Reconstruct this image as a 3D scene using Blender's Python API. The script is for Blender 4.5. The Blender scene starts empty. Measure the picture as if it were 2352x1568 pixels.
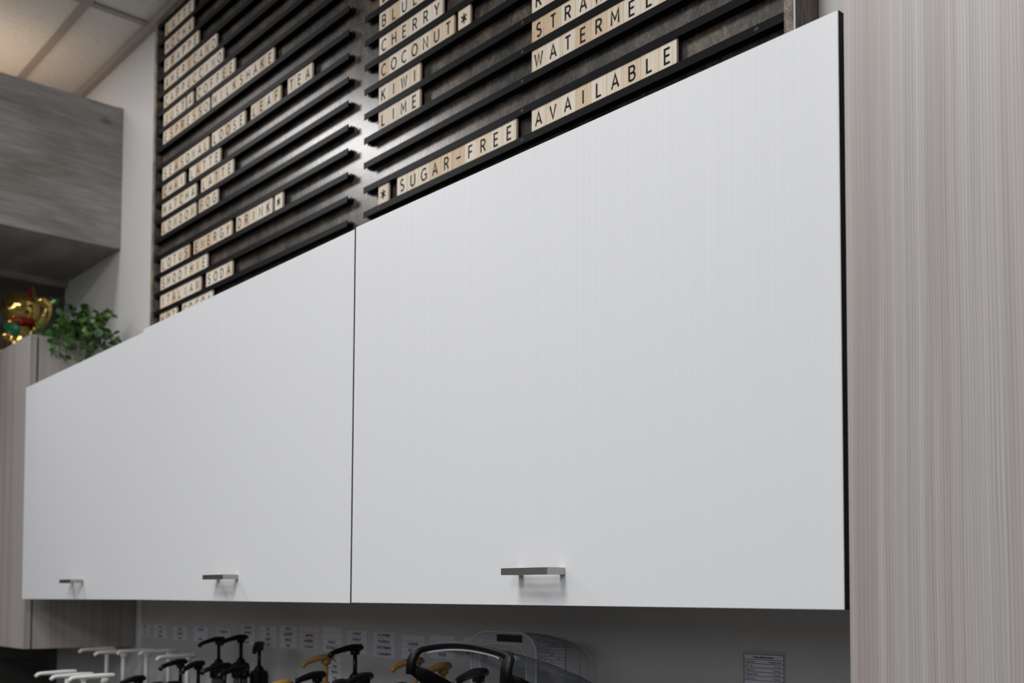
import bpy, bmesh, math, random
from mathutils import Vector, Matrix, Euler
random.seed(7)
S = bpy.context.scene
COL = S.collection

# ------------------------------------------------------------------ camera, world, lights, exposure
CAMZ = 1.39
FPX, PY = 2467.912, 1252.846
Fv = Vector((-0.7516365, 0.6580677, 0.0446038)); Rv = Vector((0.6588310, 0.7522836, 0.0033162)); Uv = Vector((0.0313724, -0.0318790, 0.9989993))
cd = bpy.data.cameras.new('camera'); cam = bpy.data.objects.new('camera', cd); COL.objects.link(cam)
M = Matrix((Rv, Uv, -Fv)).transposed().to_4x4(); M.translation = (0, 0, CAMZ); cam.matrix_world = M
cd.sensor_fit = 'HORIZONTAL'; cd.sensor_width = 36.0; cd.lens = FPX / 2352 * 36.0
cd.shift_y = (PY - 784) / 2352; cd.clip_start = 0.02
cd.dof.use_dof = True; cd.dof.focus_distance = 1.48; cd.dof.aperture_fstop = 5.8
S.camera = cam
W = bpy.data.worlds.new('world'); S.world = W; W.use_nodes = True
W.node_tree.nodes['Background'].inputs[0].default_value = (0.80, 0.88, 1.0, 1); W.node_tree.nodes['Background'].inputs[1].default_value = 0.05
S.view_settings.view_transform = 'Standard'; S.view_settings.look = 'None'; S.view_settings.gamma = 1.0
S.view_settings.use_curve_mapping = False; S.view_settings.exposure = 0.09
CEIL = 3.22
# recessed ceiling troffers: centre x, y, size x, size y, watts, colour
TROFFERS = [(-1.19, -0.68, 0.56, 1.16, 37, (1.0, 0.985, 0.97)),
            (-2.41, -0.68, 0.56, 1.16, 7, (1.0, 0.985, 0.97)),
            (-3.63, 0.235, 0.56, 0.56, 21, (1.0, 0.985, 0.98)),
            (0.64, -0.68, 0.56, 1.16, 5, (1.0, 0.985, 0.97)),
            (-1.19, -2.51, 0.56, 1.16, 34, (0.97, 0.985, 1.0)),
            (-3.63, -2.51, 0.56, 1.16, 3, (0.97, 0.985, 1.0)),
            (0.64, -2.51, 0.56, 1.16, 42, (0.97, 0.985, 1.0)),
            (-6.07, -0.68, 0.56, 1.16, 6, (0.97, 0.985, 1.0))]
for (x, y, sx, sy, w, c) in TROFFERS:
    l = bpy.data.lights.new('troffer_lamp', 'AREA'); l.shape = 'RECTANGLE'; l.size = sx; l.size_y = sy; l.energy = w; l.color = c
    o = bpy.data.objects.new('troffer_lamp', l); o.location = (x, y, CEIL - .012); COL.objects.link(o)
# added daylight lamp at the unseen front window, grading the wall under the cabinets
l = bpy.data.lights.new('unseen_window_lamp', 'AREA'); l.shape = 'RECTANGLE'; l.size = 4.4; l.size_y = 1.1; l.energy = 22.0; l.color = (.90, .95, 1.0)
o = bpy.data.objects.new('unseen_window_lamp', l); o.location = (-.9, -3.98, 2.45); o.rotation_euler = (math.radians(90), 0, 0); COL.objects.link(o)
# added warm lamp on the soffit top, giving the ceiling its warm glow
l = bpy.data.lights.new('added_glow_lamp', 'AREA'); l.shape = 'RECTANGLE'; l.size = .42; l.size_y = .66; l.energy = 0.55; l.color = (1.0, .74, .50)
o = bpy.data.objects.new('added_glow_lamp', l); o.location = (-3.84, .86, 3.04); o.rotation_euler = (math.pi, 0, 0); COL.objects.link(o)

# ------------------------------------------------------------------ helpers
def link(o, parent=None):
    COL.objects.link(o)
    if parent: o.parent = parent
    return o
def tag(o, label=None, cat=None, group=None, kind=None):
    if label: o['label'] = label
    if cat: o['category'] = cat
    if group: o['group'] = group
    if kind: o['kind'] = kind
    return o
def empty(name, loc, label, cat, group=None, rz=0):
    o = bpy.data.objects.new(name, None); o.location = loc; o.rotation_euler = (0, 0, rz); o.empty_display_size = .05
    return tag(link(o), label, cat, group)
def mesh(name, bm, mats, smooth=False):
    me = bpy.data.meshes.new(name); bm.normal_update(); bm.to_mesh(me); bm.free()
    for m in (mats if isinstance(mats, (list, tuple)) else [mats]): me.materials.append(m)
    if smooth:
        for p in me.polygons: p.use_smooth = True
    return me
def obj(name, bm, mats, parent=None, smooth=False, loc=None):
    o = bpy.data.objects.new(name, mesh(name, bm, mats, smooth))
    if loc is not None: o.location = loc
    return link(o, parent)
def box(bm, lo, hi, bev=0, seg=1, mi=0):
    r = bmesh.ops.create_cube(bm, size=1); vs = r['verts']
    for v in vs:
        v.co = Vector([(lo[i] + hi[i]) / 2 + v.co[i] * (hi[i] - lo[i]) for i in range(3)])
    fs = set(f for v in vs for f in v.link_faces)
    for f in fs: f.material_index = mi
    if bev:
        es = set(e for v in vs for e in v.link_edges)
        rr = bmesh.ops.bevel(bm, geom=list(es), offset=bev, segments=seg, affect='EDGES', profile=.5)
        for f in rr['faces']: f.material_index = mi
    return bm
def B(lo, hi, bev=0, seg=1): return box(bmesh.new(), lo, hi, bev, seg)
def lathe(bm, prof, n=20, c=(0, 0), mi=0):
    rings = []
    for r, z in prof:
        if r < 1e-6: rings.append([bm.verts.new((c[0], c[1], z))])
        else: rings.append([bm.verts.new((c[0] + r * math.cos(2 * math.pi * i / n), c[1] + r * math.sin(2 * math.pi * i / n), z)) for i in range(n)])
    for a, b in zip(rings, rings[1:]):
        for i in range(n):
            j = (i + 1) % n
            if len(a) == 1 and len(b) == 1: continue
            if len(a) == 1: f = bm.faces.new((a[0], b[j], b[i]))
            elif len(b) == 1: f = bm.faces.new((a[i], a[j], b[0]))
            else: f = bm.faces.new((a[i], a[j], b[j], b[i]))
            f.material_index = mi
    bmesh.ops.recalc_face_normals(bm, faces=bm.faces[:])
    return bm
def sweep(bm, pts, w, h, n=10, up=(0, 0, 1), cap=True):
    """tube with elliptical section through pts; w, h half sizes (lists or numbers)"""
    pts = [Vector(p) for p in pts]; up = Vector(up); rings = []
    for i, p in enumerate(pts):
        t = (pts[min(i + 1, len(pts) - 1)] - pts[max(i - 1, 0)]).normalized()
        s = t.cross(up); s = s.normalized() if s.length > 1e-4 else Vector((1, 0, 0)); u = s.cross(t).normalized()
        ww = w[i] if isinstance(w, (list, tuple)) else w; hh = h[i] if isinstance(h, (list, tuple)) else h
        rings.append([bm.verts.new(p + s * ww * math.cos(2 * math.pi * k / n) + u * hh * math.sin(2 * math.pi * k / n)) for k in range(n)])
    for a, b in zip(rings, rings[1:]):
        for k in range(n): bm.faces.new((a[k], a[(k + 1) % n], b[(k + 1) % n], b[k]))
    if cap: bm.faces.new(rings[0][::-1]); bm.faces.new(rings[-1])
    bmesh.ops.recalc_face_normals(bm, faces=bm.faces[:])
    return bm
def prism_x(bm, prof, x0, x1):
    """profile of (y, z) points extruded along x"""
    a = [bm.verts.new((x0, y, z)) for y, z in prof]; b = [bm.verts.new((x1, y, z)) for y, z in prof]; n = len(prof)
    for i in range(n): bm.faces.new((a[i], a[(i + 1) % n], b[(i + 1) % n], b[i]))
    bm.faces.new(a[::-1]); bm.faces.new(b)
    bmesh.ops.recalc_face_normals(bm, faces=bm.faces[:])
    return bm

# ------------------------------------------------------------------ materials
def nodes(name):
    m = bpy.data.materials.new(name); m.use_nodes = True; nt = m.node_tree
    return m, nt, nt.nodes['Principled BSDF'], nt.nodes.new, nt.links.new
def simple(name, col, rough=.5, metal=0, spec=.5, trans=0, ior=1.45, coat=0, alpha=1):
    m, nt, p, N, L = nodes(name)
    p.inputs['Base Color'].default_value = (*col, 1); p.inputs['Roughness'].default_value = rough; p.inputs['Metallic'].default_value = metal
    p.inputs['Specular IOR Level'].default_value = spec; p.inputs['Transmission Weight'].default_value = trans; p.inputs['IOR'].default_value = ior
    p.inputs['Coat Weight'].default_value = coat; p.inputs['Alpha'].default_value = alpha
    return m
def coords(N, L, scale, loc=(0, 0, 0), rnd=False):
    tc = N('ShaderNodeTexCoord'); mp = N('ShaderNodeMapping'); mp.inputs['Scale'].default_value = scale; mp.inputs['Location'].default_value = loc
    L(tc.outputs['Object'], mp.inputs['Vector'])
    if rnd:
        oi = N('ShaderNodeObjectInfo'); mu = N('ShaderNodeMath'); mu.operation = 'MULTIPLY'; mu.inputs[1].default_value = 60
        L(oi.outputs['Random'], mu.inputs[0]); ad = N('ShaderNodeVectorMath'); ad.operation = 'ADD'
        L(mp.outputs[0], ad.inputs[0]); L(mu.outputs[0], ad.inputs[1]); return ad.outputs[0]
    return mp.outputs[0]
def noise(N, L, vec, scale, detail=4, rough=.55, dist=0):
    t = N('ShaderNodeTexNoise'); t.inputs['Scale'].default_value = scale; t.inputs['Detail'].default_value = detail
    t.inputs['Roughness'].default_value = rough; t.inputs['Distortion'].default_value = dist; L(vec, t.inputs['Vector']); return t.outputs['Fac']
def ramp(N, L, fac, stops):
    r = N('ShaderNodeValToRGB'); e = r.color_ramp.elements
    while len(e) < len(stops): e.new(.5)
    for i, (p, c) in enumerate(stops): e[i].position = p; e[i].color = (*c, 1)
    L(fac, r.inputs['Fac']); return r.outputs['Color']
def mix(N, L, a, b, fac, mode='MIX'):
    x = N('ShaderNodeMix'); x.data_type = 'RGBA'; x.blend_type = mode
    if isinstance(fac, float): x.inputs['Factor'].default_value = fac
    else: L(fac, x.inputs['Factor'])
    L(a, x.inputs['A']); L(b, x.inputs['B']); return x.outputs['Result']
def bump(N, L, p, h, strength, dist=.001):
    b = N('ShaderNodeBump'); b.inputs['Strength'].default_value = strength; b.inputs['Distance'].default_value = dist
    L(h, b.inputs['Height']); L(b.outputs['Normal'], p.inputs['Normal'])

def grey_wood(name, axis, k=1.0, rough=.42, warp=.011):
    """grey-brown laminate: broad soft bands and fine pale pore lines, running along axis ('z' or 'y')"""
    m, nt, p, N, L = nodes(name)
    tc = N('ShaderNodeTexCoord')
    # gentle wander of the grain
    wv = N('ShaderNodeMapping'); wv.inputs['Scale'].default_value = (6, 6, 1.6) if axis == 'z' else (5, 1.5, 8)
    L(tc.outputs['Object'], wv.inputs['Vector'])
    wn = N('ShaderNodeTexNoise'); wn.inputs['Scale'].default_value = 1.0; wn.inputs['Detail'].default_value = 2; L(wv.outputs[0], wn.inputs['Vector'])
    sb = N('ShaderNodeVectorMath'); sb.operation = 'SUBTRACT'; sb.inputs[1].default_value = (.5, .5, .5); L(wn.outputs['Color'], sb.inputs[0])
    sc = N('ShaderNodeVectorMath'); sc.operation = 'SCALE'; sc.inputs['Scale'].default_value = warp; L(sb.outputs[0], sc.inputs[0])
    ad = N('ShaderNodeVectorMath'); ad.operation = 'ADD'; L(tc.outputs['Object'], ad.inputs[0]); L(sc.outputs[0], ad.inputs[1])
    def st(s):
        mp = N('ShaderNodeMapping'); mp.inputs['Scale'].default_value = s; L(ad.outputs[0], mp.inputs['Vector']); return mp.outputs[0]
    if axis == 'z': b1, b2, b3 = st((30, 30, .35)), st((540, 540, .6)), st((130, 130, .4))
    else: b1, b2, b3 = st((10, 1.4, 14)), st((70, 3.5, 110)), st((30, 2.0, 42))
    c1 = ramp(N, L, noise(N, L, b1, 1, 3), [(.30, (.33 * k, .29 * k, .28 * k)), (.5, (.405 * k, .372 * k, .36 * k)), (.70, (.385 * k, .38 * k, .368 * k))])
    c2 = ramp(N, L, noise(N, L, b2, 1, 2, .5), [(.38, (.72, .72, .735)), (.5, (1, 1, 1)), (.62, (1.20, 1.19, 1.17))])
    c3 = ramp(N, L, noise(N, L, b3, 1, 3, .5), [(.36, (.93, .915, .915)), (.64, (1.06, 1.06, 1.05))])
    x = mix(N, L, c1, c3, 1.0, 'MULTIPLY')
    lo = ramp(N, L, noise(N, L, st((14, 14, .2) if axis == 'z' else (6, .8, 9)), 1, 1), [(.42, (0, 0, 0)), (.62, (1, 1, 1))])
    x2 = mix(N, L, x, c2, 1.0, 'MULTIPLY')
    if axis == 'z':                                                # close parallel pore lines about 3 mm apart
        dp = N('ShaderNodeVectorMath'); dp.operation = 'DOT_PRODUCT'; dp.inputs[1].default_value = (1, 1, 0); L(ad.outputs[0], dp.inputs[0])
        ph = N('ShaderNodeMath'); ph.operation = 'MULTIPLY_ADD'; ph.inputs[1].default_value = .022; L(noise(N, L, st((11, 11, .5)), 1, 2), ph.inputs[0]); L(dp.outputs['Value'], ph.inputs[2])
        fr = N('ShaderNodeMath'); fr.operation = 'MULTIPLY'; fr.inputs[1].default_value = 2 * math.pi / .0031; L(ph.outputs[0], fr.inputs[0])
        sn = N('ShaderNodeMath'); sn.operation = 'SINE'; L(fr.outputs[0], sn.inputs[0])
        s1 = N('ShaderNodeMath'); s1.operation = 'MULTIPLY_ADD'; s1.inputs[1].default_value = .5; s1.inputs[2].default_value = .5; L(sn.outputs[0], s1.inputs[0])
        c4 = ramp(N, L, s1.outputs[0], [(.0, (.79, .79, .80)), (.6, (1, 1, 1)), (1, (1.23, 1.225, 1.20))])
        x2 = mix(N, L, x2, mix(N, L, x, c4, 1.0, 'MULTIPLY'), .62)
    y = mix(N, L, x2, x, .25)
    z = mix(N, L, y, x2, lo)
    L(z, p.inputs['Base Color']); p.inputs['Roughness'].default_value = rough
    bump(N, L, p, noise(N, L, b2, 1, 2), .15, .0006)
    return m

def soffit_wood(name, k=1.0):
    m, nt, p, N, L = nodes(name)
    v = coords(N, L, (1.0, 2.0, 11), (0, .3, 1.7))
    c1 = ramp(N, L, noise(N, L, v, 1.0, 5, .6, 1.2), [(.28, (.24 * k, .225 * k, .205 * k)), (.45, (.31 * k, .30 * k, .285 * k)), (.6, (.37 * k, .36 * k, .35 * k)), (.78, (.45 * k, .44 * k, .43 * k))])
    v2 = coords(N, L, (4, 9, 120))
    c2 = ramp(N, L, noise(N, L, v2, 1, 4, .6), [(.35, (.8, .79, .78)), (.65, (1.1, 1.1, 1.1))])
    x = mix(N, L, c1, c2, 1.0, 'MULTIPLY')
    vo = N('ShaderNodeTexVoronoi'); vo.inputs['Scale'].default_value = 1.0; L(coords(N, L, (1, 4.2, 6.5), (0, .35, .25)), vo.inputs['Vector'])
    kn = ramp(N, L, vo.outputs['Distance'], [(.02, (.45, .43, .41)), (.13, (1, 1, 1))])
    x = mix(N, L, x, kn, 1.0, 'MULTIPLY')
    L(x, p.inputs['Base Color']); p.inputs['Roughness'].default_value = .55
    return m

def door_white():
    m, nt, p, N, L = nodes('white_ribbed_laminate')
    v = coords(N, L, (620, 620, .7)); n = noise(N, L, v, 1, 1.5, .5)
    c = ramp(N, L, n, [(.35, (.742, .752, .772)), (.65, (.772, .781, .80))]); L(c, p.inputs['Base Color'])
    p.inputs['Roughness'].default_value = .36; p.inputs['Specular IOR Level'].default_value = .45
    bump(N, L, p, n, .05, .0003)
    return m

def board_dark(name, rough, k=1.0, stretch=(20, 20, 13)):
    m, nt, p, N, L = nodes(name)
    a = noise(N, L, coords(N, L, stretch), 1, 6, .65, .6)
    c = ramp(N, L, a, [(.34, (.020 * k, .021 * k, .020 * k)), (.5, (.052 * k, .046 * k, .040 * k)), (.66, (.105 * k, .080 * k, .062 * k))])
    f = noise(N, L, coords(N, L, tuple(s * 9 for s in stretch)), 1, 3, .6)
    c2 = ramp(N, L, f, [(.38, (.60, .60, .60)), (.64, (1.35, 1.30, 1.24))])
    L(mix(N, L, c, c2, 1.0, 'MULTIPLY'), p.inputs['Base Color'])
    p.inputs['Roughness'].default_value = rough; p.inputs['Specular IOR Level'].default_value = .5
    bump(N, L, p, f, .04, .0004)
    return m

def tile_wood():
    m, nt, p, N, L = nodes('pale_pine')
    v = coords(N, L, (190, 190, 5), rnd=True)
    n = noise(N, L, v, 1, 3, .5)
    c = ramp(N, L, n, [(.30, (.68, .545, .41)), (.48, (.79, .68, .545)), (.7, (.83, .74, .62))])
    oi = N('ShaderNodeObjectInfo')
    t = ramp(N, L, oi.outputs['Random'], [(0, (.82, .70, .56)), (.12, (.88, .80, .70)), (.3, (.98, .95, .90)), (.65, (1.0, 1.0, 1.0)), (1, (1.04, 1.08, 1.13))])
    L(mix(N, L, c, t, 1.0, 'MULTIPLY'), p.inputs['Base Color']); p.inputs['Roughness'].default_value = .55
    return m

def plaster(name, col, sc=220, st=.25):
    m, nt, p, N, L = nodes(name)
    n = noise(N, L, coords(N, L, (1, 1, 1)), sc, 3)
    c = ramp(N, L, n, [(.3, tuple(x * .96 for x in col)), (.7, tuple(x * 1.03 for x in col))]); L(c, p.inputs['Base Color'])
    p.inputs['Roughness'].default_value = .75; bump(N, L, p, n, st, .0012)
    return m
def ceiling_fibre():
    m, nt, p, N, L = nodes('mineral_fibre')
    n = noise(N, L, coords(N, L, (1, 1, 1)), 150, 4, .7)
    c = ramp(N, L, n, [(.33, (.60, .575, .55)), (.45, (.80, .78, .75)), (.8, (.85, .83, .80))]); L(c, p.inputs['Base Color'])
    p.inputs['Roughness'].default_value = .9; bump(N, L, p, n, .5, .002)
    return m
def leaf_mat(name, island=False):
    m, nt, p, N, L = nodes(name)
    oi = N('ShaderNodeNewGeometry') if island else N('ShaderNodeObjectInfo')
    c = ramp(N, L, oi.outputs['Random Per Island' if island else 'Random'], [(0, (.018, .060, .016)), (.4, (.045, .125, .022)), (.75, (.11, .22, .035)), (1, (.12, .22, .10))])
    L(c, p.inputs['Base Color']); p.inputs['Roughness'].default_value = .5
    return m

M_DOOR = door_white()
M_EDGE = simple('black_edge_band', (.018, .017, .019), .45)
M_WHITE = simple('white_melamine', (.70, .70, .71), .5)
M_PANEL = grey_wood('grey_grain_laminate', 'z', 1.02)
M_PANELD = simple('dark_gap_laminate', (.10, .09, .085), .6)
M_SOFF = soffit_wood('weathered_grey_plank')
M_BOARD = board_dark('dark_stained_board', .275, 1.35)
M_BEDGE = board_dark('brown_board_edge', .55, 3.2, (40, 40, 30))
M_BSIDE = board_dark('brown_board_side', .5, 1.7, (30, 30, 4))
M_RAIL = simple('black_aluminium', (.0055, .0052, .0064), .48, 0, .12)
M_INK = simple('black_ink', (.008, .008, .009), .6, 0, .2)
M_TILE = tile_wood()
M_WALL = plaster('warm_grey_paint', (.64, .63, .62))
M_WALLL = plaster('dark_alcove_wall', (.085, .082, .078))  # one even dark tone for the alcove return wall
M_CEIL = ceiling_fibre()
M_GRID = simple('painted_grid_metal', (.40, .36, .33), .5)
M_FLOOR = plaster('grey_vinyl', (.09, .085, .08), 60, .05)
M_FAR = plaster('charcoal_paint', (.16, .155, .15))
M_STEEL = simple('brushed_nickel', (.46, .435, .415), .42, 1.0)
M_GOLD = simple('gold_foil', (.70, .50, .16), .10, 1.0)
M_RED = simple('red_enamel', (.26, .006, .006), .30)
M_REDD = simple('dark_red_enamel', (.13, .004, .004), .35)
M_GREEN = simple('green_enamel', (.01, .16, .08), .30)
M_LEAF = leaf_mat('leaf_green'); M_LEAF2 = leaf_mat('small_leaf_green', True)
M_STEM = simple('stem_green', (.05, .09, .03), .6)
M_BLK = simple('black_plastic', (.004, .004, .004), .28, 0, .3)
M_WHT = simple('white_plastic', (.78, .77, .75), .38)
M_AMB = simple('gold_plastic', (.36, .20, .055), .38)
M_PAPER = simple('white_paper', (.80, .80, .87), .7)
M_SLEEVE = simple('clear_sleeve', (.52, .51, .51), .3)
def thin_clear():
    m, nt, p, N, L = nodes('clear_plastic'); nt.nodes.remove(p)
    tr = N('ShaderNodeBsdfTransparent'); gl = N('ShaderNodeBsdfGlossy'); gl.inputs['Roughness'].default_value = .04
    lw = N('ShaderNodeLayerWeight'); lw.inputs['Blend'].default_value = .5
    L(ramp(N, L, lw.outputs['Facing'], [(0, (.93, .935, .945)), (.6, (.84, .85, .88)), (.95, (.40, .43, .48))]), tr.inputs['Color'])
    fr = N('ShaderNodeFresnel'); ge = N('ShaderNodeNewGeometry'); ma = N('ShaderNodeMath'); ma.operation = 'MULTIPLY_ADD'
    ma.inputs[1].default_value = 1 / 1.5 - 1.5; ma.inputs[2].default_value = 1.5; L(ge.outputs['Backfacing'], ma.inputs[0]); L(ma.outputs[0], fr.inputs['IOR'])
    mx = N('ShaderNodeMixShader'); L(fr.outputs[0], mx.inputs[0]); L(tr.outputs[0], mx.inputs[1]); L(gl.outputs[0], mx.inputs[2])
    L(mx.outputs[0], nt.nodes['Material Output'].inputs['Surface']); return m
M_CLEAR = thin_clear()
M_FLANGE = simple('cloudy_clear_plastic', (.50, .51, .55), .15, 0, .5, 0, 1.45, 0, .38)
M_RIM = simple('black_rubber_rim', (.004, .004, .004), .42, 0, .22)
M_LIP = simple('pale_plastic_lip', (.58, .59, .63), .18)
M_COUNTER = simple('grey_stone', (.07, .068, .066), .4)
M_BOT = simple('bottle_plastic', (.55, .50, .44), .25)
M_SYR = simple('smoky_bottle', (.10, .09, .085), .2)
M_LABELP = simple('blank_bottle_label', (.62, .60, .55), .6)
M_DARKP = simple('dark_brown_panel', (.045, .041, .038), .5)

# ------------------------------------------------------------------ room shell
XL, YB, XR, YF = -4.10, 1.36, 2.2, -4.0
XW = -7.2                                                          # far left end of the room; XL is the short return wall of the counter alcove
def struct(name, bm, m): return tag(obj(name, bm, m), kind='structure')
struct('floor', B((XW - .1, YF - .1, -.05), (XR + .1, YB + .1, 0)), M_FLOOR)
struct('wall_back', B((XW - .1, YB, 0), (XR + .1, YB + .1, CEIL + .1)), M_WALL)
struct('wall_left', B((XW - .1, YF, 0), (XW, YB, CEIL + .1)), M_FAR)
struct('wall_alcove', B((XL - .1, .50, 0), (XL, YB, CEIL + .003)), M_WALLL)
struct('wall_right', B((XR, YF, 0), (XR + .1, YB, CEIL + .1)), M_FAR)
b = bmesh.new(); WX0, WX1, WZ0, WZ1 = -3.1, 1.3, 1.90, 3.00
for lo, hi in (((XW - .1, YF - .1, 0), (WX0, YF, CEIL + .1)), ((WX1, YF - .1, 0), (XR + .1, YF, CEIL + .1)), ((WX0, YF - .1, 0), (WX1, YF, WZ0)), ((WX0, YF - .1, WZ1), (WX1, YF, CEIL + .1))): box(b, lo, hi)
struct('wall_front', b, M_FAR)
w1 = struct('unseen_window_1', B((WX0, YF - .06, WZ0), (WX1, YF - .054, WZ1)), simple('window_glass', (1, 1, 1), .02, 0, .5, 1.0, 1.1))  # added window behind the camera, set high to grade the wall under the cabinets
for x in (WX0, WX0 + 1.45, WX0 + 2.92, WX1 - .05): obj('mullion', B((x, YF - .09, WZ0), (x + .05, YF - .03, WZ1)), M_EDGE, w1)
for z in (WZ0, WZ1 - .05): obj('sash_rail', B((WX0, YF - .09, z), (WX1, YF - .03, z + .05)), M_EDGE, w1)
ceil = struct('ceiling', B((XW - .1, YF - .1, CEIL + .03), (XR + .1, YB + .1, CEIL + .1)), M_WALL)
GX = [-3.935 + .61 * i for i in range(-5, 11)]; GY = [1.15 - .61 * i for i in range(9)]
xs = [XW] + [g for g in GX if XW + .02 < g < XR - .02] + [XR]
ys = [YF] + sorted(g for g in GY if g > YF + .02) + [YB]
def lit(x0, x1, y0, y1): return any(abs((x0 + x1) / 2 - t[0]) < t[2] / 2 and abs((y0 + y1) / 2 - t[1]) < t[3] / 2 for t in TROFFERS)
for i in range(len(xs) - 1):
    for j in range(len(ys) - 1):
        if ys[j] > .5 and abs(xs[i] + 3.935) < .01: continue
        if lit(xs[i], xs[i + 1], ys[j], ys[j + 1]): continue
        xe = xs[i + 2] if ys[j] > .5 and abs(xs[i + 1] + 3.935) < .01 else xs[i + 1]
        obj('ceiling_tile', B((xs[i] + .002, ys[j] + .002, CEIL + .004), (xe - .002, ys[j + 1] - .002, CEIL + .02)), M_CEIL, ceil)
for x in xs[1:-1]: obj('grid_bar', B((x - .012, YF, CEIL - .004), (x + .012, YB if abs(x + 3.935) > .01 else .54, CEIL + .003)), M_GRID, ceil)
for y in ys[1:-1]: obj('grid_bar', B((XW, y - .012, CEIL - .0045), (XR, y + .012, CEIL + .0028)), M_GRID, ceil)
struct('trim_1', B((XW, YB - .022, CEIL - .022), (XR, YB, CEIL + .003)), M_GRID)      # wall angle of the ceiling grid
M_LAMP = bpy.data.materials.new('troffer_diffuser'); M_LAMP.use_nodes = True
_p = M_LAMP.node_tree.nodes['Principled BSDF']; _p.inputs['Emission Color'].default_value = (1, .97, .93, 1); _p.inputs['Emission Strength'].default_value = .15
for n, (x, y, sx, sy, w, c) in enumerate(TROFFERS):
    where = ['over the worktop', 'left of the worktop lamp', 'near the plank soffit', 'by the tall cabinet', 'far behind the counter', 'far left of the room', 'far right of the room', 'at the far left wall'][n]
    t = empty('ceiling_light', (x, y, CEIL), 'white recessed ceiling troffer ' + where, 'ceiling light', 'troffers in the tile ceiling')
    b = bmesh.new(); h = .60 if sx > .3 else .3
    X, Y = sx / 2 + .02, sy / 2 + .02
    for lo, hi in (((-X, -Y, -.006), (-X + .02, Y, .03)), ((X - .02, -Y, -.006), (X, Y, .03)), ((-X + .02, -Y, -.006), (X - .02, -Y + .02, .03)), ((-X + .02, Y - .02, -.006), (X - .02, Y, .03))): box(b, lo, hi)
    obj('frame', b, M_WHITE, t); obj('diffuser', B((-sx / 2, -sy / 2, .0), (sx / 2, sy / 2, .01)), M_LAMP, t)

# boxed plank soffit over the left wall cabinet
SX = -3.5635
tag(obj('trim_2', B((XL, .52, 2.545), (SX, YB, 3.028)), M_SOFF), kind='structure')
obj('edge_strip', B((SX - .002, YB - .022, 2.545), (SX + .003, YB, 3.028)), M_SOFF, bpy.data.objects['trim_2'])
obj('end_strip', B((XL + .002, .512, 2.545), (SX + .003, .52, 3.028)), M_SOFF, bpy.data.objects['trim_2'])
struct('trim_3', B((XL, .85, 2.523), (XL + .03, YB, 2.545)), M_SOFF)                      # batten under the soffit
d = struct('trim_4', B((XL, .55, .915), (XL + .012, 1.312, 1.146)), M_DARKP)              # dark splash panel on the left wall

# ------------------------------------------------------------------ white lift-up wall cabinets
def quad_door(q, y0, y1):
    """q: four (x, z) corners TL, TR, BR, BL of the front; white face, black edge band"""
    bm = bmesh.new(); e = .0006
    cx = sum(p[0] for p in q) / 4; cz = sum(p[1] for p in q) / 4
    def ins(p): return (p[0] + (e if p[0] < cx else -e), p[1] + (e if p[1] < cz else -e))
    f = [bm.verts.new((ins(p)[0], y0, ins(p)[1])) for p in q]
    s = [bm.verts.new((p[0], y0 + e, p[1])) for p in q]
    b = [bm.verts.new((p[0], y1, p[1])) for p in q]
    bm.faces.new(f[::-1]).material_index = 0
    for i in range(4):
        j = (i + 1) % 4
        bm.faces.new((f[i], f[j], s[j], s[i])).material_index = 0
        bm.faces.new((s[i], s[j], b[j], b[i])).material_index = 1
    bm.faces.new(b).material_index = 0
    bmesh.ops.recalc_face_normals(bm, faces=bm.faces[:])
    return bm
def handle(x0, x1, z, door):
    bm = bmesh.new(); y = 1.0
    box(bm, (x0, y - .033, z - .0048), (x1, y - .023, z + .0048), .0005)
    obj('handle', bm, M_STEEL, door)
    h = door.children[-1]
    for a in (x0, x1 - .0105): obj('handle_post', B((a, y - .0235, z - .0047), (a + .0105, y, z + .0047), .0004), M_STEEL, None).parent = door
CABS = [(((-1.5538, 2.0207), (-.6161, 2.0149), (-.6158, 1.3742), (-1.5568, 1.3736)), (-1.553, -.6105), (-1.128, -1.034), 1.4205,
         'wide white lift-up cabinet nearest the tall grey grain panel'),
        (((-2.4673, 2.0117), (-1.5580, 2.0183), (-1.5612, 1.3729), (-2.4715, 1.3729)), (-2.466, -1.556), (-2.0605, -1.969), 1.4215,
         'white lift-up cabinet between the other two, dark gap on its right edge'),
        (((-3.3375, 1.9966), (-2.4673, 2.0043), (-2.4715, 1.3729), (-3.3300, 1.3693)), (-3.335, -2.4685), (-2.9125, -2.827), 1.4185,
         'white lift-up cabinet beside the grey wood wall cabinet, its top a little lower')]
for q, (xa, xb), (ha, hb), hz, lab in CABS:
    c = empty('wall_cabinet', ((xa + xb) / 2, 1.19, 1.378), lab, 'cabinet', 'white cabinets under the letter board')
    inv = -Vector(c.location)
    bm = bmesh.new(); box(bm, (xa, 1.0215, 1.378), (xb, YB - .001, 1.992)); bmesh.ops.translate(bm, vec=inv, verts=bm.verts)
    obj('carcass', bm, M_WHITE, c)
    bm = quad_door(q, 1.0, 1.0195); d = obj('door', bm, [M_DOOR, M_EDGE], c); d.location = inv
    box_b = bmesh.new(); box(box_b, (ha, 1 - .033, hz - .0048), (hb, 1 - .0225, hz + .0048), .0004)
    for a in (ha, hb - .0105): box(box_b, (a, 1 - .023, hz - .0047), (a + .0105, 1.0, hz + .0047))
    hd = obj('handle', box_b, M_STEEL, d); hd['label'] = 'short square nickel bar handle'

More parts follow.
